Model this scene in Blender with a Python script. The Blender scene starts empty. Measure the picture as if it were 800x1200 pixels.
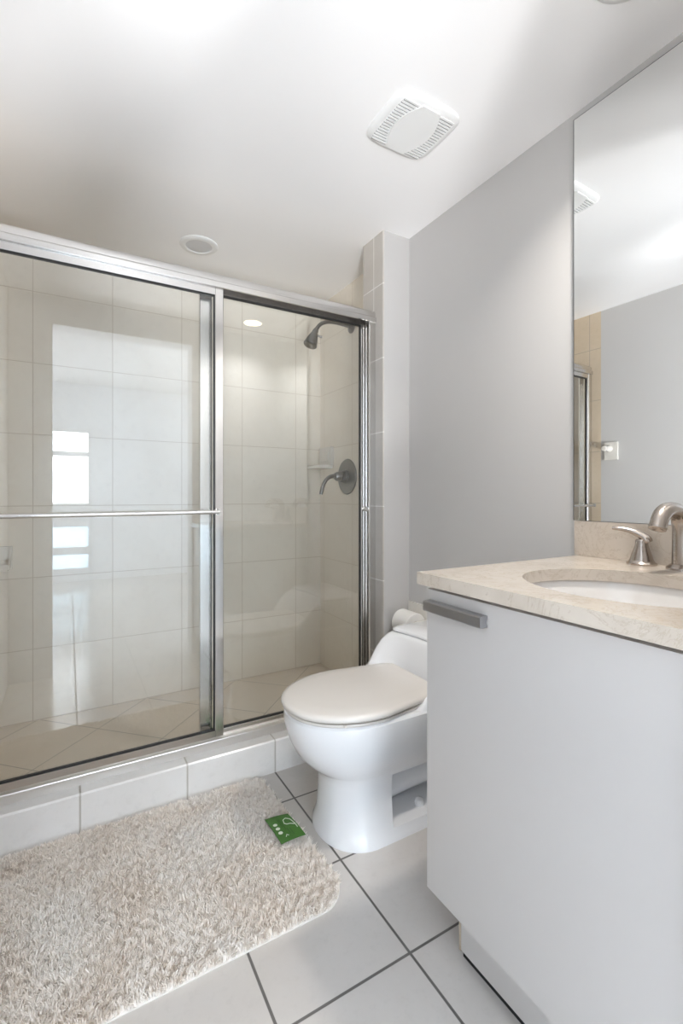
import bpy, bmesh, math, random
import numpy as np
from mathutils import Vector, Matrix
PI = math.pi
random.seed(7)
scene = bpy.context.scene
C = scene.collection

# ------------------------------------------------------------------ camera
cam = bpy.data.objects.new('camera', bpy.data.cameras.new('camera'))
C.objects.link(cam)
cam.location = (0, 0, 1.08)
cam.rotation_euler = (PI / 2, 0, -math.radians(30.09))
cam.data.sensor_fit = 'AUTO'
cam.data.sensor_width = 36
cam.data.lens = 551.0 * 36 / 1200
cam.data.shift_y = -19.0 / 1200
cam.data.clip_start = 0.02
scene.camera = cam

# ------------------------------------------------------------------ world, lights, exposure
w = bpy.data.worlds.new('world'); scene.world = w; w.use_nodes = True
w.node_tree.nodes['Background'].inputs[0].default_value = (0.80, 0.90, 1.0, 1)
w.node_tree.nodes['Background'].inputs[1].default_value = 5.0

def area(name, loc, rot, sx, sy, power, col):
    l = bpy.data.lights.new(name, 'AREA'); l.shape = 'RECTANGLE'; l.size = sx; l.size_y = sy
    l.energy = power; l.color = col
    o = bpy.data.objects.new(name, l); C.objects.link(o); o.location = loc; o.rotation_euler = rot
    return o
# daylight entering the bedroom through its far window and an added side one
area('window_daylight', (-0.35, -3.36, 1.02), (-PI / 2, 0, PI), 1.15, 1.8, 90, (0.85, 0.93, 1.0))
area('added_side_daylight', (2.74, -1.5, 1.35), (0, PI / 2, 0), 1.7, 2.2, 70, (0.86, 0.94, 1.0))  # unseen side window, added to brighten the bedroom
def ceiling_fill(loc, aim, power, cone):
    l = bpy.data.lights.new('added_ceiling_fill', 'SPOT'); l.energy = power; l.color = (.97, .98, 1.0)
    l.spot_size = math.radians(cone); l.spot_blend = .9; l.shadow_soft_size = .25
    o = bpy.data.objects.new('added_ceiling_fill', l); C.objects.link(o); o.location = loc
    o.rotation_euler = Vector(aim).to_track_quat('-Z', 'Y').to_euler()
# unseen spots added to brighten the bathroom ceiling, aimed up through the doorway
ceiling_fill((-.50, -1.8, .10), (1.20, 3.7, 2.16), 420, 38)
ceiling_fill((1.50, -1.5, .10), (-1.55, 4.1, 2.0), 640, 44)
ceiling_fill((-1.15, -1.3, .10), (2.2, 2.15, 2.16), 125, 36)

scene.view_settings.view_transform = 'Standard'
scene.view_settings.look = 'None'
scene.view_settings.gamma = 1
scene.view_settings.use_curve_mapping = False
scene.view_settings.exposure = 0.12
cy = scene.cycles
cy.use_denoising = True
cy.max_bounces = 14; cy.diffuse_bounces = 9; cy.glossy_bounces = 8
cy.transmission_bounces = 8; cy.transparent_max_bounces = 24
cy.sample_clamp_indirect = 6
cy.caustics_reflective = False; cy.caustics_refractive = False

# ------------------------------------------------------------------ materials
def lin(r, g=None, b=None):
    if g is None: g = b = r
    f = lambda c: (c / 255 / 12.92) if c / 255 <= .04045 else ((c / 255 + .055) / 1.055) ** 2.4
    return (f(r), f(g), f(b), 1)

class N:
    """small node-tree writer"""
    def __init__(s, name):
        s.m = bpy.data.materials.new(name); s.m.use_nodes = True
        s.t = s.m.node_tree; s.t.nodes.clear()
        s.out = s.t.nodes.new('ShaderNodeOutputMaterial')
    def n(s, typ, **kw):
        nd = s.t.nodes.new(typ)
        for k, v in kw.items(): setattr(nd, k, v)
        return nd
    def l(s, a, b): s.t.links.new(a, b)
    def put(s, sock, v):
        if hasattr(v, 'is_linked') or isinstance(v, bpy.types.NodeSocket): s.l(v, sock)
        else: sock.default_value = v
    def math(s, op, a, b=0.0, c=None):
        nd = s.n('ShaderNodeMath', operation=op)
        s.put(nd.inputs[0], a); s.put(nd.inputs[1], b)
        if c is not None: s.put(nd.inputs[2], c)
        return nd.outputs[0]
    def mix(s, f, a, b):
        nd = s.n('ShaderNodeMix', data_type='RGBA')
        s.put(nd.inputs[0], f); s.put(nd.inputs[6], a); s.put(nd.inputs[7], b)
        return nd.outputs[2]
    def pos(s): return s.n('ShaderNodeNewGeometry').outputs['Position']
    def xyz(s, v):
        nd = s.n('ShaderNodeSeparateXYZ'); s.l(v, nd.inputs[0]); return nd.outputs
    def noise(s, scale, detail=3, vec=None, rough=.55, dist=0):
        nd = s.n('ShaderNodeTexNoise'); s.l(vec if vec is not None else s.pos(), nd.inputs['Vector'])
        nd.inputs['Scale'].default_value = scale; nd.inputs['Detail'].default_value = detail
        nd.inputs['Roughness'].default_value = rough; nd.inputs['Distortion'].default_value = dist
        return nd.outputs[0]
    def ramp(s, v, p0, p1):
        nd = s.n('ShaderNodeMapRange', clamp=True); s.l(v, nd.inputs[0])
        nd.inputs[1].default_value = p0; nd.inputs[2].default_value = p1
        return nd.outputs[0]
    def bump(s, h, strength=.2, dist=.002):
        nd = s.n('ShaderNodeBump'); nd.inputs['Strength'].default_value = strength
        nd.inputs['Distance'].default_value = dist; s.l(h, nd.inputs['Height']); return nd.outputs[0]
    def bsdf(s, col, rough=.5, metal=0.0, normal=None, coat=0.0, spec=.5, **kw):
        b = s.n('ShaderNodeBsdfPrincipled')
        s.put(b.inputs['Base Color'], col); s.put(b.inputs['Roughness'], rough)
        b.inputs['Metallic'].default_value = metal
        b.inputs['Coat Weight'].default_value = coat; b.inputs['Coat Roughness'].default_value = .04
        b.inputs['Specular IOR Level'].default_value = spec
        if normal is not None: s.l(normal, b.inputs['Normal'])
        for k, v in kw.items(): b.inputs[k].default_value = v
        s.l(b.outputs[0], s.out.inputs[0]); return s.m

def simple(name, col, rough=.5, metal=0.0, var=.03, scale=30, coat=0.0, spec=.5):
    n = N(name)
    dark = tuple(c * (1 - var) for c in col[:3]) + (1,)
    c = n.mix(n.noise(scale), dark, col)
    return n.bsdf(c, rough, metal, coat=coat, spec=spec)

def plaster(name, col):
    n = N(name)
    dark = tuple(c * .975 for c in col[:3]) + (1,)
    c = n.mix(n.noise(2.5, 4), dark, col)
    return n.bsdf(c, .62, normal=n.bump(n.noise(220, 2), .06, .001))

def tile_mat(name, u, v, ou, ov, su, sv, gw, col, col2, grout, rough, rot=0, coat=.0, spec=.5):
    n = N(name)
    P = n.xyz(n.pos())
    ax = dict(x=P[0], y=P[1], z=P[2])
    a, b = ax[u], ax[v]
    if rot:
        k = math.sqrt(.5)
        a2 = n.math('MULTIPLY', n.math('ADD', a, b), k)
        b2 = n.math('MULTIPLY', n.math('SUBTRACT', a, b), k)
        a, b = a2, b2
    masks, ids = [], []
    for q, o, sz in ((a, ou, su), (b, ov, sv)):
        if sz is None: continue
        t = n.math('DIVIDE', n.math('SUBTRACT', q, o), sz)
        fr = n.math('FRACT', t)
        d = n.math('MULTIPLY', n.math('MINIMUM', fr, n.math('SUBTRACT', 1.0, fr)), sz)
        masks.append(n.ramp(d, gw * .5 + .0007, gw * .5 - .0007))
        ids.append(n.math('FLOOR', t))
    g = masks[0]
    for m2 in masks[1:]: g = n.math('MAXIMUM', g, m2)
    cid = n.n('ShaderNodeCombineXYZ')
    for i, q in enumerate(ids): n.l(q, cid.inputs[i])
    wn = n.n('ShaderNodeTexWhiteNoise'); n.l(cid.outputs[0], wn.inputs[0])
    big = n.noise(3.2, 5, rough=.6, dist=.6)
    f = n.math('ADD', n.math('MULTIPLY', n.ramp(big, .3, .7), .75), n.math('MULTIPLY', wn.outputs[0], .25))
    c = n.mix(f, col, col2)
    fine = n.ramp(n.noise(38, 6, rough=.7), .52, .75)
    c = n.mix(n.math('MULTIPLY', fine, .25), c, tuple(x * .8 for x in col2[:3]) + (1,))
    c = n.mix(g, c, grout)
    r = n.math('ADD', n.math('MULTIPLY', g, .5), rough)
    h = n.math('SUBTRACT', n.math('MULTIPLY', n.noise(9, 2), .15), g)
    return n.bsdf(c, r, normal=n.bump(h, .35, .0015), coat=coat, spec=spec)

def glass_mat(name):
    """thin pane: the light goes straight through, a Fresnel share is reflected (both faces)"""
    n = N(name)
    ge = n.n('ShaderNodeNewGeometry')
    fr = n.n('ShaderNodeFresnel')
    n.l(n.math('ADD', 1.70, n.math('MULTIPLY', ge.outputs['Backfacing'], 1 / 1.70 - 1.70)), fr.inputs[0])
    tr = n.n('ShaderNodeBsdfTransparent'); tr.inputs[0].default_value = (.982, .99, .988, 1)
    gl = n.n('ShaderNodeBsdfGlossy'); gl.inputs['Roughness'].default_value = 0.0
    gl.inputs[0].default_value = (1, 1, 1, 1)
    mx = n.n('ShaderNodeMixShader'); n.l(fr.outputs[0], mx.inputs[0])
    n.l(tr.outputs[0], mx.inputs[1]); n.l(gl.outputs[0], mx.inputs[2])
    n.l(mx.outputs[0], n.out.inputs[0]); return n.m

def emit(name, col, strength):
    n = N(name); e = n.n('ShaderNodeEmission'); e.inputs[0].default_value = col
    e.inputs[1].default_value = strength; n.l(e.outputs[0], n.out.inputs[0]); return n.m

def brushed(name, col, rough, axis=2, s=1.0):
    n = N(name)
    mp = n.n('ShaderNodeMapping'); n.l(n.pos(), mp.inputs[0])
    sc = [420 * s] * 3; sc[axis] = 8 * s
    mp.inputs['Scale'].default_value = sc
    nz = n.noise(1, 2, vec=mp.outputs[0])
    r = n.math('ADD', n.math('MULTIPLY', nz, .12), rough - .06)
    return n.bsdf(col, r, 1.0)

M = {}
M['ceiling'] = plaster('ceiling_paint', lin(249, 248, 248))
M['wall'] = plaster('grey_wall_paint', lin(199, 197, 195))
M['bedroom'] = plaster('bedroom_paint', lin(238, 240, 243))
M['door_trim'] = simple('white_trim_paint', lin(235, 236, 238), .35)
TX, TY = .697, .88
M['floor'] = tile_mat('floor_tile', 'x', 'y', TX, TY, .3318, .329, .0065, lin(204, 200, 196), lin(192, 187, 182), lin(100, 97, 94), .16)
M['curb'] = tile_mat('curb_tile', 'x', 'z', .031, 0, .333, None, .006, lin(236, 234, 232), lin(225, 222, 218), lin(188, 183, 175), .22)
M['tile_back'] = tile_mat('shower_back_tile', 'x', 'z', -.144, .04, .332, .331, .0035, lin(239, 233, 222), lin(230, 222, 209), lin(203, 192, 176), .2)
M['tile_side'] = tile_mat('shower_side_tile', 'y', 'z', 2.595 - .38, .04, .332, .331, .0035, lin(239, 233, 222), lin(230, 222, 209), lin(203, 192, 176), .2)
M['tile_pier'] = tile_mat('pier_tile', 'y', 'z', 1.787, .04, .332, .331, .004, lin(205, 200, 193), lin(193, 187, 179), lin(228, 225, 220), .2)
M['tile_left'] = tile_mat('left_wall_tile', 'y', 'z', 1.787, .04, .332, .331, .0035, lin(214, 198, 175), lin(202, 184, 160), lin(165, 155, 140), .2)
M['shower_floor'] = tile_mat('shower_floor_tile', 'x', 'y', .10, .06, .331, .331, .004, lin(228, 218, 204), lin(217, 206, 191), lin(150, 141, 129), .2, rot=1)
M['aluminium'] = brushed('satin_aluminium', (.74, .725, .71, 1), .22, 0, .5)
M['aluminium_v'] = brushed('satin_aluminium_upright', (.76, .745, .725, 1), .19, 2, .5)
M['gasket'] = simple('black_rubber', lin(22), .5)
M['glass'] = glass_mat('clear_glass')
M['nickel'] = brushed('brushed_nickel', (.43, .38, .34, 1), .24, 2, .6)
M['nickel_grey'] = brushed('dark_grey_nickel', (.24, .235, .225, 1), .30, 2, .6)  # darker, greyer nickel for the shower fittings
M['track'] = brushed('dull_aluminium', (.80, .77, .73, 1), .38, 0, .5)
M['nickel_dark'] = simple('brushed_nickel_dark_nozzle', (.25, .23, .2, 1), .35, 1.0)  # dark brushed metal of the spray face
M['porcelain'] = simple('white_porcelain', lin(240, 241, 243), .09, var=.01, coat=.3)
M['basin'] = simple('basin_porcelain', lin(218, 215, 212), .12, var=.01, coat=.2)
M['ceramic'] = simple('white_ceramic', lin(226, 222, 215), .15, var=.02)
M['lid'] = simple('white_seat_plastic', lin(222, 217, 211), .2, var=.01)
M['lacquer'] = simple('white_cabinet_lacquer', lin(196, 192, 189), .28, var=.01)
M['chip'] = simple('particle_board', lin(206, 190, 170), .8, var=.4, scale=160)
M['dark'] = simple('gap_shade_black', lin(18), .8)
tn = N('frosted_glass'); tb_ = tn.n('ShaderNodeBsdfTranslucent'); tb_.inputs[0].default_value = (.55, .62, .66, 1); tn.l(tb_.outputs[0], tn.out.inputs[0]); M['frosted'] = tn.m
M['mirror'] = N('mirror_silver').bsdf((.93, .94, .935, 1), 0.0, 1.0)
M['mirror_edge'] = simple('mirror_edge', lin(70), .3)
M['white_plastic'] = simple('white_plastic', lin(234, 234, 233), .35, var=.01)
M['louvre_gap_shade'] = simple('painted_slat_shade', lin(150), .6)
M['lens_off'] = simple('frosted_lens', lin(214, 214, 215), .5)
M['lens_on'] = emit('lamp_lens', (1.0, .86, .66, 1), 9.0)
M['paper'] = simple('toilet_paper', lin(240, 238, 234), .9, var=.02, scale=90)
M['cardboard'] = simple('cardboard', lin(120, 100, 82), .9)
M['pull'] = brushed('grey_aluminium_pull', (.42, .42, .43, 1), .35, 1, .5)

def stone(name):
    n = N(name)
    big = n.ramp(n.noise(4.5, 6, rough=.62, dist=1.2), .32, .68)
    c = n.mix(big, lin(206, 196, 184), lin(190, 179, 166))
    v = n.noise(7.5, 8, rough=.7, dist=2.2)
    vein = n.ramp(n.math('ABSOLUTE', n.math('SUBTRACT', v, .5)), .018, 0.0)
    c = n.mix(n.math('MULTIPLY', vein, .45), c, lin(160, 142, 120))
    sp = n.ramp(n.noise(60, 3), .68, .74)
    c = n.mix(n.math('MULTIPLY', sp, .45), c, lin(150, 135, 118))
    return n.bsdf(c, .16, coat=.15)
M['stone'] = stone('cream_marble')

def rugmat(name):
    n = N(name)
    big = n.ramp(n.noise(4.2, 5, rough=.65, dist=.8), .35, .7)
    c = n.mix(big, lin(252, 249, 245), lin(244, 235, 225))
    fine = n.ramp(n.noise(70, 3), .35, .75)
    c = n.mix(n.math('MULTIPLY', fine, .3), c, lin(232, 222, 210))
    return n.bsdf(c, .95, spec=.1)
M['rug'] = rugmat('cream_pile')
M['rug_base'] = simple('rug_backing', lin(232, 228, 223), .9)
M['green'] = simple('green_card', lin(72, 124, 48), .45, var=.15, scale=40)
M['green_dark'] = simple('dark_green_print', lin(48, 92, 34), .45)
M['card_white'] = simple('white_print', lin(225, 232, 215), .5)

# ------------------------------------------------------------------ builders
def mesh_obj(name, bm, mat, parent=None, smooth=True, bevel=0, seg=2, angle=35):
    if bevel:
        es = [e for e in bm.edges if len(e.link_faces) == 2 and e.calc_face_angle(0) > math.radians(40)]
        bmesh.ops.bevel(bm, geom=es, offset=bevel, segments=seg, profile=.5, affect='EDGES', clamp_overlap=True)
    bmesh.ops.recalc_face_normals(bm, faces=bm.faces)
    if parent is not None:
        bmesh.ops.translate(bm, verts=bm.verts, vec=-world_of(parent))
    me = bpy.data.meshes.new(name); bm.to_mesh(me); bm.free()
    if smooth:
        for p in me.polygons: p.use_smooth = True
        try: me.set_sharp_from_angle(angle=math.radians(angle))
        except Exception: pass
    o = bpy.data.objects.new(name, me); C.objects.link(o)
    for m_ in (mat if isinstance(mat, (list, tuple)) else [mat]): me.materials.append(m_)
    if parent is not None: o.parent = parent
    return o
def world_of(o):
    v = Vector(o.location); p = o.parent
    while p is not None: v += Vector(p.location); p = p.parent
    return v
def B(): return bmesh.new()
def box(bm, x0, x1, y0, y1, z0, z1, mi=0):
    vs = [bm.verts.new((x, y, z)) for x in (x0, x1) for y in (y0, y1) for z in (z0, z1)]
    for f in ((0, 1, 3, 2), (4, 6, 7, 5), (0, 4, 5, 1), (2, 3, 7, 6), (0, 2, 6, 4), (1, 5, 7, 3)):
        bm.faces.new([vs[i] for i in f]).material_index = mi
    return bm
def bx(*a): return box(B(), *a)
def prism(bm, prof, a0, a1, axis='x', mi=0):
    """prof = list of 2-D points; extruded along axis"""
    def P(p, a):
        return {'x': (a, p[0], p[1]), 'y': (p[0], a, p[1]), 'z': (p[0], p[1], a)}[axis]
    r0 = [bm.verts.new(P(p, a0)) for p in prof]; r1 = [bm.verts.new(P(p, a1)) for p in prof]
    n = len(prof)
    for i in range(n): bm.faces.new((r0[i], r0[(i + 1) % n], r1[(i + 1) % n], r1[i])).material_index = mi
    bm.faces.new(r0).material_index = mi; bm.faces.new(r1[::-1]).material_index = mi
    return bm
def loft(bm, rings, cap0=True, cap1=True, mi=0):
    R = [[bm.verts.new(p) for p in r] for r in rings]
    n = len(R[0])
    for a, b in zip(R, R[1:]):
        for i in range(n): bm.faces.new((a[i], a[(i + 1) % n], b[(i + 1) % n], b[i])).material_index = mi
    if cap0: bm.faces.new(R[0]).material_index = mi
    if cap1: bm.faces.new(R[-1][::-1]).material_index = mi
    return bm
def frame_from(d):
    d = Vector(d).normalized(); u = d.orthogonal().normalized(); return u, d.cross(u), d
def lathe(bm, prof, origin, axis=(0, 0, 1), n=40, sx=1, mi=0):
    """prof = (radius, height) pairs along axis"""
    u, v, d = frame_from(axis); o = Vector(origin); rings = []
    for r, h in prof:
        rings.append([o + d * h + u * (max(r, 1e-5) * math.cos(2 * PI * k / n)) + v * (max(r, 1e-5) * math.sin(2 * PI * k / n)) for k in range(n)])
    return loft(bm, rings, mi=mi)
def tube(bm, pts, rad, n=18, flat=None, cap=True, mi=0):
    pts = [Vector(p) for p in pts]
    if not isinstance(rad, (list, tuple)): rad = [rad] * len(pts)
    up = Vector(flat) if flat else None
    rings = []; u = None
    for i, p in enumerate(pts):
        d = (pts[min(i + 1, len(pts) - 1)] - pts[max(i - 1, 0)]).normalized()
        if u is None:
            u = (up if up else d.orthogonal())
        u = (u - d * u.dot(d)).normalized(); v = d.cross(u)
        r = rad[i]; ru, rv = r if isinstance(r, tuple) else (r, r)
        rings.append([p + u * (ru * math.cos(2 * PI * k / n)) + v * (rv * math.sin(2 * PI * k / n)) for k in range(n)])
    return loft(bm, rings, cap, cap, mi)
def bez(p0, p1, p2, p3, n=14):
    p0, p1, p2, p3 = map(Vector, (p0, p1, p2, p3)); o = []
    for i in range(n + 1):
        t = i / n; s = 1 - t
        o.append(p0 * s ** 3 + p1 * 3 * s * s * t + p2 * 3 * s * t * t + p3 * t ** 3)
    return o
def tag(o, label, cat, group=None):
    o['label'] = label; o['category'] = cat
    if group: o['group'] = group
    return o
def thing(name, loc, label, cat, group=None):
    o = bpy.data.objects.new(name, None); C.objects.link(o); o.location = loc
    o.empty_display_size = .1
    return tag(o, label, cat, group)
def struct(name, bm, mat, parent=None, **k):
    o = mesh_obj(name, bm, mat, parent, **k)
    if parent is None: o['kind'] = 'structure'
    return o
def carve(o, cutters):
    for c in cutters:
        c.hide_render = True
        md = o.modifiers.new('b', 'BOOLEAN'); md.object = c; md.operation = 'DIFFERENCE'; md.solver = 'EXACT'
    bpy.context.view_layer.update()
    me = bpy.data.meshes.new_from_object(o.evaluated_get(bpy.context.evaluated_depsgraph_get()))
    o.modifiers.clear(); old = o.data; o.data = me; bpy.data.meshes.remove(old)
    for c in cutters: bpy.data.objects.remove(c, do_unlink=True)
    for p in me.polygons: p.use_smooth = True
    me.set_sharp_from_angle(angle=math.radians(35))

# ------------------------------------------------------------------ structure
XL, XW = -.30, 1.352          # left and right walls
YB, YF = 2.595, .30           # shower back wall, doorway wall (inner face)
ZC = 2.26
YC = 1.719                    # curb front
XP, YP0, YP1 = 1.206, 1.713, 1.875   # pier beside the shower
DX0, DX1, DZ = -.085, .722, 2.10     # doorway
struct('floor', bx(XL - .1, XW + .1, .16, YC + .02, -.1, 0), M['floor'], smooth=False)
struct('floor_shower', bx(XL - .1, XW + .1, YC + .12, YB + .1, -.1, .037), M['shower_floor'], smooth=False)
struct('shower_curb', prism(B(), [(YC, -.02), (YC, .121), (YC + .005, .126), (YC + .135, .126), (YC + .14, .121), (YC + .14, -.02)], XL, XW, 'x'), M['curb'], smooth=False)
struct('ceiling', bx(XL - .1, XW + .1, .16, YB + .1, ZC, ZC + .1), M['ceiling'], smooth=False)
struct('wall_right', bx(XW, XW + .1, .16, YP1 - .05, 0, ZC), M['wall'], smooth=False)
struct('wall_shower_right', bx(XW, XW + .1, YP1 - .05, YB, 0, ZC), M['tile_side'], smooth=False)
struct('wall_left', bx(XL - .1, XL, .16, YP0, 0, ZC), M['wall'], smooth=False)
struct('wall_shower_left', bx(XL - .1, XL, YP0, YB, 0, ZC), M['tile_left'], smooth=False)
struct('wall_back', bx(XL - .1, XW + .1, YB, YB + .1, 0, ZC), M['tile_back'], smooth=False)
# pier: painted front, tiled return
pb = B(); box(pb, XP + .006, XW, YP0, YP1, 0, ZC)
struct('wall_pier', pb, M['wall'], smooth=False)
pt = B(); prism(pt, [(XP, YP0 + .006), (XP + .002, YP0 + .001), (XP + .006, YP0), (XP + .006, YP1), (XP, YP1)], .126, ZC, 'z')
struct('wall_pier_tile', pt, M['tile_pier'], smooth=False)
# doorway wall with opening
fb = B(); box(fb, XL, DX0, .18, YF, 0, ZC); box(fb, DX1, XW, .18, YF, 0, ZC); box(fb, DX0, DX1, .18, YF, DZ, ZC)
struct('wall_front', fb, M['bedroom'], smooth=False)
cas = B()
box(cas, DX0 - .075, DX0 - .002, .155, .18, 0, DZ + .07); box(cas, DX1 + .002, DX1 + .075, .155, .18, 0, DZ + .07); box(cas, DX0 - .002, DX1 + .002, .155, .18, DZ + .002, DZ + .07)
struct('trim_1', cas, M['door_trim'], bevel=.003)
# bedroom behind the camera (seen only in the glass)
bX0, bX1, bY0, bZ = -2.1, 2.7, -3.25, 2.5
struct('floor_bedroom', bx(bX0 - .1, bX1 + .1, bY0 - .1, .16, -.1, 0), M['floor'], smooth=False)
struct('ceiling_bedroom', bx(bX0 - .1, bX1 + .1, bY0 - .1, .18, bZ, bZ + .1), M['ceiling'], smooth=False)
def wall_with_hole(name, plane, p0, p1, a0, a1, h0, h1, z0, z1):
    b = B()
    def q(u0, u1, za, zb):
        if plane == 'x': box(b, p0, p1, u0, u1, za, zb)
        else: box(b, u0, u1, p0, p1, za, zb)
    q(a0, h0, 0, bZ); q(h1, a1, 0, bZ); q(h0, h1, 0, z0); q(h0, h1, z1, bZ)
    struct(name, b, M['bedroom'], smooth=False)
struct('wall_bedroom_left', bx(bX0 - .1, bX0, bY0, .18, 0, bZ), M['bedroom'], smooth=False)
wall_with_hole('wall_bedroom_right', 'x', bX1, bX1 + .1, bY0, .18, -2.6, -.4, .5, 2.2)
wall_with_hole('wall_bedroom_far', 'y', bY0 - .1, bY0, bX0 - .1, bX1 + .1, -.95, .26, .12, 1.92)
wb = B(); box(wb, bX0 - .1, XL - .1, .06, .18, 0, bZ); box(wb, XW + .1, bX1 + .1, .06, .18, 0, bZ); box(wb, XL - .1, XW + .1, .16, .18, ZC + .1, bZ)
struct('wall_bedroom_near', wb, M['bedroom'], smooth=False)
wf = B()
box(wf, -.95, -.905, bY0 - .07, bY0 - .02, .12, 1.92); box(wf, -.37, -.33, bY0 - .07, bY0 - .02, .12, 1.92); box(wf, .215, .26, bY0 - .07, bY0 - .02, .12, 1.92)
for z0, z1 in ((.12, .16), (.34, .43), (.69, .985), (1.58, 1.64), (1.885, 1.92)):
    box(wf, -.905, -.37, bY0 - .07, bY0 - .02, z0, z1)
    box(wf, -.33, .215, bY0  - .07, bY0 - .02, z0, z1)
win = struct('window_1', wf, M['door_trim'], smooth=False)
for z0, z1 in ((.162, .338), (.432, .688)):
    for xa, xb in ((-.904, -.371), (-.329, .214)):
        mesh_obj('frosted_pane', bx(xa, xb, bY0 - .048, bY0 - .044, z0, z1), M['frosted'], win, smooth=False)

# ------------------------------------------------------------------ shower enclosure
YH = 1.765
fr = thing('shower_door_frame', (XL + .75, 1.81, .126), 'satin aluminium frame of the shower opening, standing on the tiled curb', 'shower frame')
prof = [(YH, 1.868), (YH, 1.886), (YH + .003, 1.890), (YH + .008, 1.893), (YH + .008, 1.906), (YH + .011, 1.915), (YH + .018, 1.922), (YH + .03, 1.926),
        (1.850, 1.926), (1.858, 1.918), (1.858, 1.868), (1.852, 1.868), (1.852, 1.912), (YH + .014, 1.912), (YH + .009, 1.888), (YH + .009, 1.868)]
mesh_obj('header', prism(B(), prof, XL, XP, 'x'), M['aluminium'], fr, angle=25)
tp = [(1.772, .126), (1.772, .155), (1.7735, .158), (1.799, .158), (1.799, .166), (1.806, .166), (1.806, .158), (1.834, .158), (1.834, .172), (1.842, .172), (1.848, .126)]
mesh_obj('bottom_track', prism(B(), tp, XL, XP, 'x'), M['track'], fr, angle=25)
def jamb(xw, s):
    p = [(xw, 1.773), (xw - s * .030, 1.773), (xw - s * .033, 1.777), (xw - s * .033, 1.781), (xw - s * .010, 1.781), (xw - s * .010, 1.796), (xw - s * .032, 1.796), (xw - s * .032, 1.806),
         (xw - s * .008, 1.806), (xw - s * .008, 1.836), (xw - s * .030, 1.836), (xw - s * .030, 1.845), (xw, 1.845)]
    return prism(B(), p, .158, 1.868, 'z')
mesh_obj('jamb', jamb(XP, 1), M['aluminium_v'], fr, angle=25)
mesh_obj('jamb', jamb(XL, -1), M['aluminium_v'], fr, angle=25)

def panel(root, x0, x1, yc, zt, zb, sl, sr, rt, rb, hid=.03):
    """framed glass panel: x0..x1, centre yc, visible rail edges"""
    y0, y1 = yc - .009, yc + .009
    def upright(a, b):
        m = (a + b) / 2; q = (b - a) * .5
        pr = [(a, y0 + .002), (a + .002, y0), (b - .002, y0), (b, y0 + .002), (b, y1 - .002), (b - .002, y1), (a + .002, y1), (a, y1 - .002)]
        return prism(B(), pr, zb - rb, zt + rt, 'z')
    mesh_obj('stile', upright(x0, x0 + sl), M['aluminium_v'], root, angle=25)
    mesh_obj('stile', upright(x1 - sr, x1), M['aluminium_v'], root, angle=25)
    def rail(a, b):
        pr = [(y0, a), (y0, b), (y1, b), (y1, a)]
        return prism(B(), pr, x0 + sl, x1 - sr, 'x')
    mesh_obj('top_rail', rail(zt, zt + rt), M['aluminium'], root, angle=25)
    mesh_obj('bottom_rail', rail(zb - rb, zb), M['aluminium'], root, angle=25)
    g = B(); a, b = x0 + sl, x1 - sr; t = .0045
    for q in ((a, b, zt - t, zt), (a, b, zb, zb + t), (a, a + t, zb + t, zt - t), (b - t, b, zb + t, zt - t)):
        box(g, q[0], q[1], yc - .006, yc + .006, q[2], q[3])
    mesh_obj('gasket', g, M['gasket'], root, smooth=False)
    mesh_obj('glass', bx(a + .001, b - .001, yc - .003, yc + .003, zb + .001, zt - .001), M['glass'], root, smooth=False)
po = thing('sliding_shower_door', (.1, 1.785, .17), 'outer sliding glass shower door on the left, with a long towel bar across it', 'shower door', 'sliding glass panels of the shower')
panel(po, XL + .012, .510, 1.785, 1.840, .192, .032, .032, .066, .024)
tb = B(); tube(tb, [(-.262, 1.735, 1.018), (.488, 1.735, 1.020)], .0075, 16)
bar = mesh_obj('towel_bar', tb, M['aluminium'], po)
for x in (-.262, .488):
    b2 = B(); box(b2, x - .006, x + .006, 1.728, 1.776, 1.009, 1.030)
    mesh_obj('bracket', b2, M['aluminium_v'], po, bevel=.002)
pi_ = thing('sliding_shower_door', (.8, 1.821, .16), 'inner sliding glass shower door on the right, nearest the toilet', 'shower door', 'sliding glass panels of the shower')
panel(pi_, .429, 1.178, 1.821, 1.860, .176, .042, .024, .045, .002)
b2 = B(); tube(b2, [(1.166, 1.812, 1.02), (1.166, 1.790, 1.02)], [.007, .009], 16); lathe(b2, [(.0, 0), (.011, .001), (.011, .006), (0, .008)], (1.166, 1.790, 1.02), (0, -1, 0), 20)
mesh_obj('knob', b2, M['aluminium_v'], pi_)

# ------------------------------------------------------------------ shower fittings
sh = thing('overhead_shower', (XW, 2.22, 2.02), 'brushed nickel shower head on a bent arm, high on the shower side wall', 'shower head')
mesh_obj('flange', lathe(B(), [(.0, 0), (.033, 0), (.034, .004), (.030, .009), (.018, .013), (.0, .014)], (XW, 2.22, 2.012), (-1, 0, 0)), M['nickel_grey'], sh)
arm = bez((XW - .004, 2.22, 2.012), (1.26, 2.22, 2.020), (1.165, 2.22, 2.035), (1.128, 2.215, 1.953), 18)
mesh_obj('arm', tube(B(), arm, .0105), M['nickel_grey'], sh)
hd = Vector((-.42, -.05, -1)).normalized(); ho = Vector((1.128, 2.215, 1.957))
hh = mesh_obj('head', lathe(B(), [(.0, -.004), (.012, -.002), (.016, .008), (.015, .02), (.020, .028), (.030, .062), (.036, .088), (.037, .094), (.034, .098), (.0, .098)], ho, hd), M['nickel_grey'], sh)
mesh_obj('spray_face', lathe(B(), [(.0, .0), (.028, .0), (.029, .003), (.012, .006), (0, .004)], ho + hd * .0965, hd), M['nickel_dark'], hh)
mesh_obj('lever', tube(B(), [ho + hd * .03, ho + hd * .036 + Vector((.03, -.01, -.004)), ho + hd * .036 + Vector((.042, -.014, -.006))], [.006, .005, .007]), M['nickel_grey'], hh)
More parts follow.
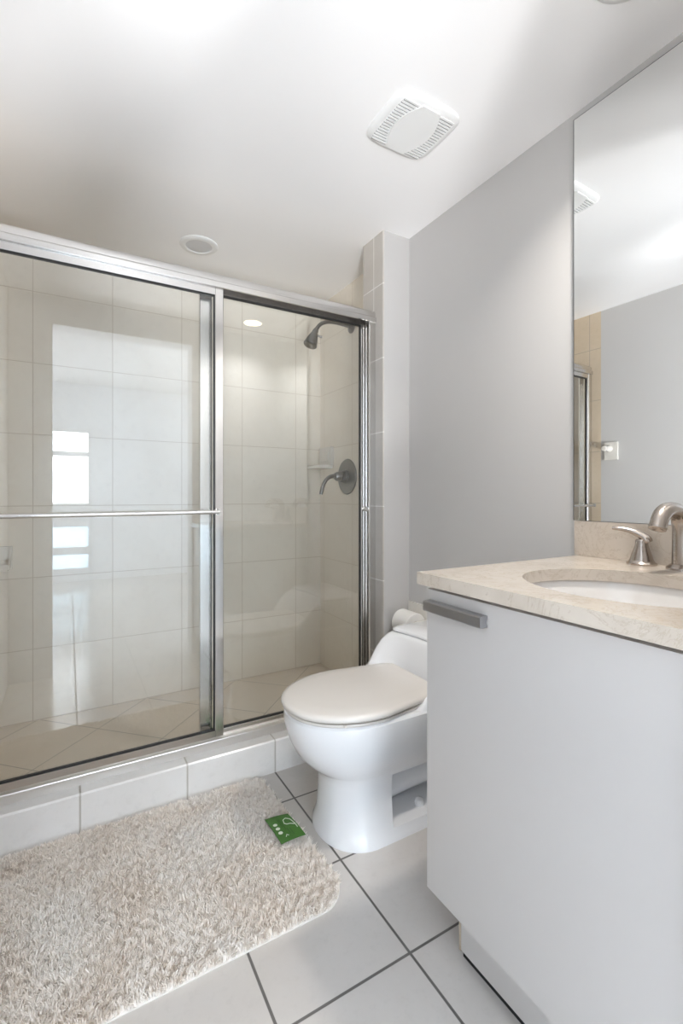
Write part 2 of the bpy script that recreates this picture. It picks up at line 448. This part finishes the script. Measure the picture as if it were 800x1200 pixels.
va = thing('shower_valve', (XW, 2.265, 1.187), 'round brushed nickel shower valve with a curved lever on the side wall', 'shower valve')
mesh_obj('escutcheon', lathe(B(), [(.0, 0), (.098, 0), (.100, .003), (.096, .008), (.070, .012), (.066, .011), (.040, .014), (.0, .015)], (XW, 2.265, 1.187), (-1, 0, 0), 56), M['nickel_grey'], va)
hv = mesh_obj('hub', lathe(B(), [(.0, .012), (.036, .012), (.036, .022), (.031, .026), (.031, .045), (.027, .048), (.025, .070), (.018, .082), (0, .085)], (XW, 2.265, 1.187), (-1, 0, 0)), M['nickel_grey'], va)
lv = bez((XW - .078, 2.265, 1.188), (XW - .125, 2.265, 1.192), (XW - .15, 2.27, 1.165), (XW - .165, 2.272, 1.088), 14)
mesh_obj('lever', tube(B(), lv, [.013, .0125, .012, .0115, .011, .0105, .0105, .010, .010, .010, .010, .010, .0105, .0105, .009]), M['nickel_grey'], va)

def soap_dish(x, s, z, label):
    """ceramic corner dish: back plate on the side wall, quarter-round shelf"""
    r = thing('corner_soap_dish', (x, YB, z), label, 'soap dish', 'ceramic corner soap dishes')
    n = 12; prof = [(x, YB)]
    for k in range(n + 1):
        a = k / n * PI / 2
        prof.append((x - s * .09 * math.cos(a) ** .8, YB - .16 * math.sin(a) ** .8))
    mesh_obj('shelf', prism(B(), prof, z, z + .018, 'z'), M['ceramic'], r, bevel=.005)
    b = B(); box(b, min(x, x - s * .022), max(x, x - s * .022), YB - .17, YB - .03, z + .018, z + .125)
    pl = mesh_obj('back_plate', b, M['ceramic'], r, bevel=.008, seg=3)
    b = B(); box(b, min(x - s * .022, x - s * .028), max(x - s * .022, x - s * .028), YB - .145, YB - .055, z + .04, z + .105)
    mesh_obj('raised_panel', b, M['ceramic'], r, bevel=.004)
    return r
soap_dish(XW, 1, 1.245, 'white ceramic corner soap dish beside the shower valve')
sd = thing('corner_soap_dish', (XL, YB, .745), 'white ceramic soap dish at the left edge of the picture, below the towel bar', 'soap dish', 'ceramic corner soap dishes')
b = B(); box(b, XL, -.222, YB - .014, YB, .748, .852)
mesh_obj('back_plate', b, M['ceramic'], sd, bevel=.005)
pf = [(YB - .014, .790), (YB - .014, .758), (YB - .030, .750), (YB - .075, .748), (YB - .090, .758), (YB - .094, .778), (YB - .089, .778), (YB - .082, .764), (YB - .040, .762), (YB - .024, .770)]
mesh_obj('tray', prism(B(), pf, XL, -.232, 'x'), M['ceramic'], sd)
sc = B(); prism(sc, [(YB - .014, .842), (YB - .014, .760), (YB - .085, .755), (YB - .090, .775), (YB - .050, .790), (YB - .026, .815)], -.232, -.224, 'x')
mesh_obj('side_cheek', sc, M['ceramic'], sd, bevel=.002)

# ------------------------------------------------------------------ ceiling fittings
def light(x, y, lens, label, name, lit):
    r = thing(name, (x, y, ZC), label, 'ceiling light')
    mesh_obj('trim_ring', lathe(B(), [(.066, 0.0), (.086, 0.0), (.087, .003), (.083, .007), (.066, .011), (.060, .009), (.058, .0)], (x, y, ZC), (0, 0, -1), 56), M['white_plastic'], r)
    mesh_obj('lens', lathe(B(), [(.0, .001), (.0595, .001), (.0595, .006), (.03, .008), (0, .009)], (x, y, ZC), (0, 0, -1), 48), lens, r)
    return r
light(.529, 2.25, M['lens_off'], 'round white recessed ceiling light, unlit, above the shower', 'recessed_light', False)
light(1.08, .575, M['lens_on'], 'round warm lit recessed ceiling light above the basin', 'recessed_light', True)
dl = bpy.data.lights.new('downlight', 'AREA'); dl.shape = 'DISK'; dl.size = .11; dl.energy = 7.5; dl.color = (1, .95, .89); dl.spread = math.radians(125)
dlo = bpy.data.objects.new('downlight', dl); C.objects.link(dlo); dlo.location = (1.08, .575, ZC - .014)

fx0, fx1, fy0, fy1 = .826, 1.071, 1.072, 1.300
fan = thing('ceiling_fan_grille', ((fx0 + fx1) / 2, (fy0 + fy1) / 2, ZC), 'white square exhaust fan grille with rounded corners on the ceiling', 'exhaust fan')
def rsq(cx, cyy, hx, hy, z, e=5.0, n=64):
    o = []
    for k in range(n):
        a = 2 * PI * k / n; c_, s_ = math.cos(a), math.sin(a)
        q = (abs(c_) ** e + abs(s_) ** e) ** (-1 / e)
        o.append((cx + hx * c_ * q, cyy + hy * s_ * q, z))
    return o
fcx, fcy, fhx, fhy = (fx0 + fx1) / 2, (fy0 + fy1) / 2, (fx1 - fx0) / 2, (fy1 - fy0) / 2
b = B()
loft(b, [rsq(fcx, fcy, fhx, fhy, ZC), rsq(fcx, fcy, fhx, fhy, ZC - .004), rsq(fcx, fcy, fhx - .005, fhy - .005, ZC - .009), rsq(fcx, fcy, fhx - .016, fhy - .016, ZC - .0125), rsq(fcx, fcy, fhx - .020, fhy - .020, ZC - .0125)])
mesh_obj('housing', b, M['white_plastic'], fan, angle=50)
# side louvres: slats running along X on each side of the barrel-shaped centre
def barrel(y):
    t = (y - fcy) / (fhy - .02); return .066 - .034 * t * t
ys = np.linspace(fcy - fhy + .028, fcy + fhy - .028, 17)
for s in (-1, 1):
    b = B(); gp = B()
    for y in ys:
        t = (y - fcy) / fhy
        ex = (fhx - .024) * (1 - max(0, abs(t) - .62) * .22)
        xa, xb = sorted((fcx + s * (barrel(y) + .002), fcx + s * ex))
        box(b, xa, xb, y - .0028, y + .0028, ZC - .0160, ZC - .0126)
        box(gp, xa, xb, y + .0029, y + .0077, ZC - .0135, ZC - .0126)
    mesh_obj('louvre', b, M['white_plastic'], fan, smooth=False)
    mesh_obj('louvre_gap_shade', gp, M['louvre_gap_shade'], fan, smooth=False)  # grey strips paint in the shade between the slats
pl = [(fcx + barrel(y), y) for y in np.linspace(fcy - fhy + .02, fcy + fhy - .02, 20)]
pl += [(2 * fcx - x, y) for x, y in pl[::-1]]
mesh_obj('centre_panel', prism(B(), pl, ZC - .0175, ZC - .0126, 'z'), M['white_plastic'], fan, bevel=.002)

# ------------------------------------------------------------------ toilet
TC = 1.335
toi = thing('toilet', (.98, TC, 0), 'white one-piece toilet with closed lid between vanity and shower pier', 'toilet')
def outline(xf, xm, w, xb, wb, z, nf=28, nb=8, e=2.0):
    """egg-shaped front half towards -X, straight sides running back to xb"""
    o = []
    for k in range(nf + 1):
        a = -PI / 2 + PI * k / nf
        c_, s_ = math.cos(a), math.sin(a)
        o.append((xm - (xm - xf) * abs(c_) ** (2 / e), TC + w * math.copysign(abs(s_) ** (2 / e), s_), z))
    for k in range(1, nb + 1):
        t = k / nb; o.append((xm + (xb - xm) * t, TC + w + (wb - w) * t, z))
    for k in range(1, nb): o.append((xb, TC + wb - 2 * wb * k / nb, z))
    for k in range(nb):
        t = 1 - k / nb; o.append((xm + (xb - xm) * t, TC - w - (wb - w) * t, z))
    return o
XB = 1.335
rg = [(.687, .83, .150, .150, 0), (.688, .83, .149, .149, .012), (.694, .83, .138, .14, .030), (.700, .83, .130, .134, .06), (.704, .83, .126, .13, .12), (.702, .83, .126, .13, .175),
      (.694, .83, .129, .133, .200), (.676, .83, .137, .14, .216), (.650, .83, .150, .152, .236), (.622, .83, .166, .166, .268), (.601, .83, .179, .178, .310), (.589, .83, .186, .186, .350), (.584, .83, .189, .192, .380), (.586, .83, .188, .194, .396), (.594, .83, .181, .19, .404)]
bow = mesh_obj('bowl', loft(B(), [outline(a, m, w_, XB, wb_, z, e=2.15) for a, m, w_, wb_, z in rg]), M['porcelain'], toi, angle=60)
cut = mesh_obj('cut', bx(.885, 1.30, TC - .30, TC + .03, .034, .198), M['porcelain'], bevel=.008)
cut.location = Vector((0, 0, 0))
carve(bow, [cut])
# inside of the side recess
tw = B(); tube(tw, [(1.285, TC - .035, .10), (1.15, TC - .02, .115), (1.02, TC - .01, .10), (.93, TC - .0, .075)], [.05, .05, .048, .04], 20)
bmesh.ops.translate(tw, verts=tw.verts, vec=(0, 0, 0))
mesh_obj('trapway', tw, M['porcelain'], toi)
mesh_obj('bolt_cap', lathe(B(), [(0, 0), (.017, 0), (.017, .008), (.013, .017), (.006, .021), (0, .022)], (1.03, TC - .085, .0345), (0, 0, 1), 24), M['porcelain'], toi)
# tank with forward-swept shoulders
def tank_ring(z, fc, fs, hw, rb=.012):
    half = [(fc, 0), (fc - .002, .06), (fc - .010, .105), (fc - .35 * (fc - fs) - .01, .14), (fc - .70 * (fc - fs) - .008, .164), (fs, hw - .022), (fs + .004, hw - .010), (fs + .018, hw - .003), (fs + .045, hw),
            (fs + .10, hw), (XB - .06, hw), (XB - rb, hw), (XB, hw - rb)]
    o = [(x, TC + y, z) for x, y in half] + [(XB, TC, z)] + [(x, TC - y, z) for x, y in half[::-1]]
    return o[:-1]
tr = [(.396, 1.080, .93, .186), (.415, 1.085, .965, .188), (.435, 1.092, .990, .191), (.46, 1.100, 1.012, .195), (.49, 1.110, 1.035, .199), (.515, 1.120, 1.062, .202), (.532, 1.130, 1.090, .203), (.540, 1.140, 1.112, .201)]
mesh_obj('tank', loft(B(), [tank_ring(*a) for a in tr]), M['porcelain'], toi, angle=70)
tl = [(.5405, 1.146, 1.124, .199), (.546, 1.140, 1.116, .203), (.552, 1.141, 1.118, .202), (.557, 1.150, 1.132, .194)]
mesh_obj('tank_lid', loft(B(), [tank_ring(*a) for a in tl]), M['porcelain'], toi, angle=60)
seat = [(.586, .83, .188, .150, .4055), (.583, .83, .190, .152, .409), (.585, .83, .189, .151, .4145)]
mesh_obj('seat', loft(B(), [outline(a, m, w_, 1.06, wb_, z, e=2.12) for a, m, w_, wb_, z in seat]), M['lid'], toi, angle=60)
ld = [(.582, .83, .190, .150, .4185), (.576, .83, .194, .154, .422), (.576, .83, .194, .154, .430), (.580, .83, .191, .151, .4355), (.594, .83, .180, .142, .439), (.64, .83, .14, .11, .4415)]
mesh_obj('lid', loft(B(), [outline(a, m, w_, 1.068, wb_, z, e=2.12) for a, m, w_, wb_, z in ld]), M['lid'], toi, angle=60)
bmp = B(); box(bmp, .684, .692, TC - .176, TC - .168, .4145, .4185)
mesh_obj('bumper', bmp, M['lid'], toi)

# toilet paper on the right wall, behind the tank
ho_ = thing('toilet_paper_holder', (XW, 1.64, .52), 'white ceramic toilet paper holder on the wall behind the toilet tank', 'paper holder')
b = B(); box(b, XW - .012, XW, 1.555, 1.705, .465, .60)
mesh_obj('back_plate', b, M['ceramic'], ho_, bevel=.005)
for y0 in (1.560, 1.690):
    b = B(); box(b, XW - .085, XW - .0125, y0 - .004, y0 + .012, .500, .545)
    mesh_obj('post', b, M['ceramic'], ho_, bevel=.004)
mesh_obj('roller', tube(B(), [(XW - .069, 1.5725, .522), (XW - .069, 1.6855, .522)], .008), M['white_plastic'], ho_)
rl = thing('toilet_paper_roll', (XW - .069, 1.63, .522), 'white toilet paper roll on the ceramic holder behind the tank', 'toilet paper')
def ring_solid(bm, x, z, y0, y1, ro, ri, n=40):
    rings = []
    for y, r in ((y0, ri), (y0, ro - .003), (y0 + .003, ro), (y1 - .003, ro), (y1, ro - .003), (y1, ri), (y0, ri)):
        rings.append([(x + r * math.cos(2 * PI * k / n), y, z + r * math.sin(2 * PI * k / n)) for k in range(n)])
    loft(bm, rings, False, False); bmesh.ops.remove_doubles(bm, verts=bm.verts, dist=1e-6); return bm
mesh_obj('paper', ring_solid(B(), XW - .069, .522, 1.580, 1.682, .0545, .0215), M['paper'], rl)
mesh_obj('core', ring_solid(B(), XW - .069, .522, 1.579, 1.683, .0212, .0195), M['cardboard'], rl)

# ------------------------------------------------------------------ vanity
VX, VY1, VY0 = .733, .861, .302
van = thing('vanity_cabinet', (1.04, .58, 0), 'white slab-door vanity cabinet under the cream marble counter', 'vanity')
cb = B(); box(cb, VX + .021, XW, VY1 - .018, VY1 - .002, .160, .871); box(cb, VX + .021, XW, VY0, VY0 + .016, .160, .871); box(cb, VX + .021, XW, VY0 + .016, VY1 - .018, .160, .176); box(cb, XW - .012, XW, VY0 + .016, VY1 - .018, .176, .871)
box(cb, VX + .021, VX + .037, VY0 + .016, VY1 - .018, .82, .871)
mesh_obj('body', cb, M['lacquer'], van)
dr = mesh_obj('door', bx(VX, VX + .019, VY0 + .002, VY1, .156, .861), M['lacquer'], van, bevel=.0015)
pu = B(); prism(pu, [(VX - .019, .813), (VX - .021, .815), (VX - .021, .834), (VX - .019, .837), (VX, .837), (VX, .831), (VX - .004, .826), (VX - .004, .820), (VX, .815), (VX, .813)], .676, .851, 'y')
mesh_obj('pull', pu, M['pull'], dr, angle=25)
kb = B(); box(kb, .794, .812, VY0, .812, .017, .1595)
mesh_obj('toe_kick', kb, M['lacquer'], van, bevel=.001)
kb = B(); box(kb, .7935, .8125, .8125, .8185, .014, .1595)
mesh_obj('toe_kick_end', kb, M['chip'], van)
kb = B(); box(kb, .800, XW, VY0, .811, 0, .0165)
mesh_obj('base', kb, M['dark'], van)  # black block paints in the shade of the gap under the kick

CT, CB_, CX, CY1 = .900, .872, .713, .874
top = thing('countertop', (1.03, .58, CB_), 'cream marble counter with backsplash over the white vanity', 'countertop')
cb = B(); box(cb, CX, XW, VY0, CY1, CB_, CT)
slab = mesh_obj('slab', cb, M['stone'], top, bevel=.003)
SX, SY, SA, SB = .985, .53, .19, .215
cc = B(); prism(cc, [(SX + SA * math.cos(2 * PI * k / 72), SY + SB * math.sin(2 * PI * k / 72)) for k in range(72)], .8, 1.0, 'z')
cut = mesh_obj('cut', cc, M['stone'])
carve(slab, [cut])
mesh_obj('backsplash', bx(XW - .020, XW, VY0, .884, CT + .0006, 1.004), M['stone'], top, bevel=.002)
# undermount basin
bas = thing('basin', (SX, SY, .72), 'white oval undermount basin set in the marble counter', 'basin')
rings = []
for k_, z in ((1.06, CB_ - .0006), (1.04, CB_ - .0006), (1.02, .866), (.99, .84), (.93, .80), (.80, .755), (.55, .735), (.20, .728), (.1, .727)):
    rings.append([(SX + SA * k_ * math.cos(2 * PI * k / 72), SY + SB * k_ * math.sin(2 * PI * k / 72), z) for k in range(72)])
outer = []
for k_, z in ((.1, .715), (.55, .722), (.84, .745), (.97, .79), (1.04, .84), (1.06, CB_ - .006), (1.06, CB_ - .0006)):
    outer.append([(SX + SA * k_ * math.cos(2 * PI * k / 72), SY + SB * k_ * math.sin(2 * PI * k / 72), z) for k in range(72)])
bb = B(); loft(bb, rings + outer, False, False); bmesh.ops.remove_doubles(bb, verts=bb.verts, dist=1e-6)
ob = mesh_obj('bowl', bb, M['basin'], bas)
mesh_obj('drain', lathe(B(), [(.0, .0), (.022, .0), (.024, .004), (.018, .005), (0, .003)], (SX, SY, .7275), (0, 0, 1), 32), M['nickel'], bas)

# faucet
fa = thing('basin_faucet', (1.29, .576, CT), 'brushed nickel basin faucet with arched spout and curved lever handles', 'faucet')
fxx = 1.295
sp = bez((fxx, .576, CT + .012), (fxx, .576, 1.00), (fxx + .008, .576, 1.047), (1.240, .576, 1.047), 14)[:-1] + bez((1.240, .576, 1.047), (1.207, .576, 1.047), (1.192, .576, 1.034), (1.181, .576, 1.008), 8)
nr = len(sp); rd = [(.0205 - .0030 * i / (nr - 1), .0225 - .0045 * i / (nr - 1)) for i in range(nr)]
s_ = mesh_obj('spout', tube(B(), sp, rd, 28, flat=(1, 0, 0)), M['nickel'], fa, angle=50)
dd = (sp[-1] - sp[-2]).normalized()
mesh_obj('aerator', lathe(B(), [(0, 0), (.0182, 0), (.0190, .003), (.0185, .009), (.013, .010), (0, .004)], sp[-1] - dd * .003, dd), M['nickel'], s_)
mesh_obj('spout_base', lathe(B(), [(0, 0), (.034, 0), (.034, .004), (.030, .008), (.024, .013), (0, .014)], (fxx, .576, CT), (0, 0, 1)), M['nickel'], fa)
def handle(y, s):
    hx = 1.298
    h = mesh_obj('handle', lathe(B(), [(0, 0), (.0345, 0), (.035, .004), (.031, .007), (.0285, .0105), (.0270, .014), (.0235, .026), (.0195, .038), (.0160, .048), (.0148, .054), (.0148, .062), (.012, .066), (0, .067)], (hx, y, CT), (0, 0, 1), 40), M['nickel'], fa)
    lv = bez((hx + .006, y - s * .014, CT + .058), (hx + .004, y - s * .004, CT + .080), (hx - .010, y + s * .026, CT + .094), (hx - .026, y + s * .062, CT + .093), 16)
    rr = [(.0105, .0125), (.012, .014), (.0122, .0142), (.0118, .014), (.0102, .0125), (.0098, .012), (.0094, .0115), (.009, .011), (.0086, .0105), (.008, .010), (.0075, .0095), (.007, .009), (.0066, .0085), (.0062, .008), (.0058, .0078), (.0054, .0075), (.004, .006)]
    mesh_obj('lever', tube(B(), lv, rr, 20, flat=(0, 0, 1)), M['nickel'], h)
handle(.672, 1); handle(.480, -1)

# mirror, glued slightly out of true on the right wall
mi = thing('mirror', (XW, YF + .004, 1.0055), 'large frameless wall mirror above the marble backsplash', 'mirror')
MZ0, MZ1, ML = 0.0, 1.2225, .584
gm = bx(-.006, -.0045, 0, ML, MZ0, MZ1)
def local(name, bm, mat, par):
    bmesh.ops.recalc_face_normals(bm, faces=bm.faces); me = bpy.data.meshes.new(name); bm.to_mesh(me); bm.free(); me.materials.append(mat)
    o = bpy.data.objects.new(name, me); C.objects.link(o); o.parent = par; return o
local('mirror_glass', gm, M['mirror'], mi)
local('backing', bx(-.0044, -.0005, -.001, ML + .003, MZ0, MZ1 + .003), M['mirror_edge'], mi)
mi.rotation_euler = (0, 0, math.radians(1.0))

# ceramic towel post on the left wall (seen in the mirror)
tpst = thing('towel_post', (XL, 1.645, 1.36), 'white square ceramic towel post on the left wall, seen in the mirror', 'towel post')
b = B(); box(b, XL, XL + .014, 1.605, 1.685, 1.305, 1.415)
mesh_obj('plate', b, M['ceramic'], tpst, bevel=.005)
mesh_obj('peg', lathe(B(), [(0, 0), (.022, 0), (.016, .02), (.014, .045), (.018, .055), (.014, .062), (0, .064)], (XL + .0135, 1.655, 1.375), (1, 0, 0), 24), M['ceramic'], tpst)

# ------------------------------------------------------------------ bath mat
RX0, RX1, RY0, RY1, RR = -.285, .652, 1.070, 1.703, .085
mat_ = thing('bath_mat', ((RX0 + RX1) / 2, (RY0 + RY1) / 2, 0), 'cream shaggy bath mat on the tile floor along the shower curb', 'bath mat')
def rrect(off, n=10):
    o = []
    for cx_, cy_, a0 in ((RX1 - RR, RY1 - .03, 0), (RX0 + RR, RY1 - RR, 90), (RX0 + RR, RY0 + RR, 180), (RX1 - RR, RY0 + RR, 270)):
        r_ = RR if cy_ != RY1 - .03 else .03
        if r_ == .03: cx_ = RX1 - .03 - .02
        for k in range(n + 1):
            a = math.radians(a0 + 90 * k / n); o.append((cx_ + (r_ - off) * math.cos(a), cy_ + (r_ - off) * math.sin(a)))
    return o
bb = B(); loft(bb, [[(x, y, .0003) for x, y in rrect(.002)], [(x, y, .0022) for x, y in rrect(.002)], [(x, y, .0042) for x, y in rrect(.006)]])
mesh_obj('backing', bb, M['rug_base'], mat_)
rng = np.random.default_rng(3)
NB = 95000
px = rng.uniform(RX0 + .003, RX1 - .003, NB); py = rng.uniform(RY0 + .003, RY1 - .003, NB)
poly = np.array(rrect(.003))
x1, y1 = poly[:, 0], poly[:, 1]; x2, y2 = np.roll(x1, -1), np.roll(y1, -1)
ins = np.zeros(NB, bool)
for a, b_, c_, d_ in zip(x1, y1, x2, y2):
    cr = (b_ > py) != (d_ > py)
    with np.errstate(divide='ignore', invalid='ignore'):
        ins ^= cr & (px < (c_ - a) * (py - b_) / (d_ - b_) + a)
px, py = px[ins], py[ins]; n = len(px)
def fld(s, ph):   # smooth pseudo-random field that makes neighbouring tufts lean together
    return np.sin(px * s + 1.7 * np.sin(py * s * .8 + ph)) + np.sin(py * s * 1.1 + 1.3 * np.sin(px * s * .9 + 2 * ph))
lean = np.stack([fld(190, .4), fld(170, 2.1)], 1) * .0024 + fld(22, 1.0)[:, None] * np.array([.0007, -.0006]) + rng.normal(0, .0026, (n, 2))
hgt = .016 + .0011 * fld(80, .9) + rng.normal(0, .0014, n)
lean[:, 1] -= np.clip((RY0 + .016 - py) / .016, 0, 1) * .005; lean[:, 0] += np.clip((px - RX1 + .016) / .016, 0, 1) * .005
th = rng.uniform(0, 2 * PI, n); wd = rng.uniform(.0011, .0019, n)
bxv = np.cos(th) * wd; byv = np.sin(th) * wd
base = np.stack([px, py, np.full(n, .004)], 1)
V = np.empty((n, 5, 3))
V[:, 0] = base + np.stack([bxv, byv, 0 * bxv], 1); V[:, 1] = base - np.stack([bxv, byv, 0 * bxv], 1)
mid = base + np.concatenate([lean * .45, (hgt * .62)[:, None]], 1)
V[:, 2] = mid - np.stack([bxv, byv, 0 * bxv], 1) * .95; V[:, 3] = mid + np.stack([bxv, byv, 0 * bxv], 1) * .95
V[:, 4] = base + np.concatenate([lean * 1.5, hgt[:, None]], 1)
ctr = np.array(mat_.location); V -= ctr
me = bpy.data.meshes.new('pile')
me.vertices.add(n * 5); me.vertices.foreach_set('co', V.reshape(-1))
idx = np.arange(n)[:, None] * 5
lv_ = np.concatenate([idx + np.array([0, 1, 2, 3]), idx + np.array([3, 2, 4])], 1).reshape(-1)
me.loops.add(n * 7); me.loops.foreach_set('vertex_index', lv_.astype(np.int32))
me.polygons.add(n * 2)
st = (np.arange(n)[:, None] * 7 + np.array([0, 4])).reshape(-1); tot = np.tile([4, 3], n)
me.polygons.foreach_set('loop_start', st.astype(np.int32))
try: me.polygons.foreach_set('loop_total', tot.astype(np.int32))
except Exception: pass
me.update(calc_edges=True); me.validate()
me.materials.append(M['rug'])
pile = bpy.data.objects.new('pile', me); C.objects.link(pile); pile.parent = mat_; pile['kind'] = 'stuff'

# green card lying on the mat
tg = thing('product_tag', (.592, 1.382, .024), 'small green printed card lying on the corner of the cream bath mat', 'tag')
q = [Vector(p) for p in ((.551, 1.450, 0), (.626, 1.435, 0), (.636, 1.318, 0), (.556, 1.322, 0))]
def Q(u, v):   # u across, v along the card
    p = q[0] * (1 - u) * (1 - v) + q[1] * u * (1 - v) + q[2] * u * v + q[3] * (1 - u) * v
    p.z = .0275 + .004 * math.sin(u * 2.2) + .003 * math.sin(v * 3.0) - .002; return p
b = B(); G = 8
t0 = [[b.verts.new(Q(i / G, j / G)) for i in range(G + 1)] for j in range(G + 1)]
t1 = [[b.verts.new(Q(i / G, j / G) - Vector((0, 0, .0009))) for i in range(G + 1)] for j in range(G + 1)]
for j in range(G):
    for i in range(G):
        b.faces.new((t0[j][i], t0[j][i + 1], t0[j + 1][i + 1], t0[j + 1][i])); b.faces.new((t1[j][i], t1[j + 1][i], t1[j + 1][i + 1], t1[j][i + 1]))
for k in range(G):
    b.faces.new((t0[0][k], t1[0][k], t1[0][k + 1], t0[0][k + 1])); b.faces.new((t0[G][k], t0[G][k + 1], t1[G][k + 1], t1[G][k]))
    b.faces.new((t0[k][0], t0[k + 1][0], t1[k + 1][0], t1[k][0])); b.faces.new((t0[k][G], t1[k][G], t1[k + 1][G], t0[k + 1][G]))
mesh_obj('card', b, M['green'], tg)
def disc(bm, u, v, r, ri=0, n=20):
    o = [Q(u + r * math.cos(2 * PI * k / n) * 1.0, v + r * math.sin(2 * PI * k / n) * .62) + Vector((0, 0, .0006)) for k in range(n)]
    if ri:
        i_ = [Q(u + ri * math.cos(2 * PI * k / n), v + ri * math.sin(2 * PI * k / n) * .62) + Vector((0, 0, .0006)) for k in range(n)]
        O = [bm.verts.new(p) for p in o]; I = [bm.verts.new(p) for p in i_]
        for k in range(n): bm.faces.new((O[k], O[(k + 1) % n], I[(k + 1) % n], I[k]))
    else: bm.faces.new([bm.verts.new(p) for p in o])
b = B()
for v_ in (.36, .52, .68): disc(b, .20, v_, .085)
mesh_obj('printed_badges', b, M['card_white'], tg, smooth=False)
b = B()
for pts in ([(.55, .40), (.60, .26), (.74, .20), (.88, .28), (.93, .48), (.92, .66)], [(.55, .40), (.62, .46), (.75, .46), (.9, .52)], [(.30, .86), (.36, .80), (.42, .84)]):
    tube(b, [Q(u, v) + Vector((0, 0, .0004)) for u, v in pts], .0012, 8)
mesh_obj('printed_loop', b, M['card_white'], tg)
b = B()
for u_, v0, v1 in ((.40, .18, .5), (.46, .2, .62), (.62, .62, .86), (.52, .6, .8)):
    tube(b, [Q(u_, v0 + (v1 - v0) * k / 5) + Vector((0, 0, .0001)) for k in range(6)], .0009, 6)
mesh_obj('printed_lines', b, M['green_dark'], tg)
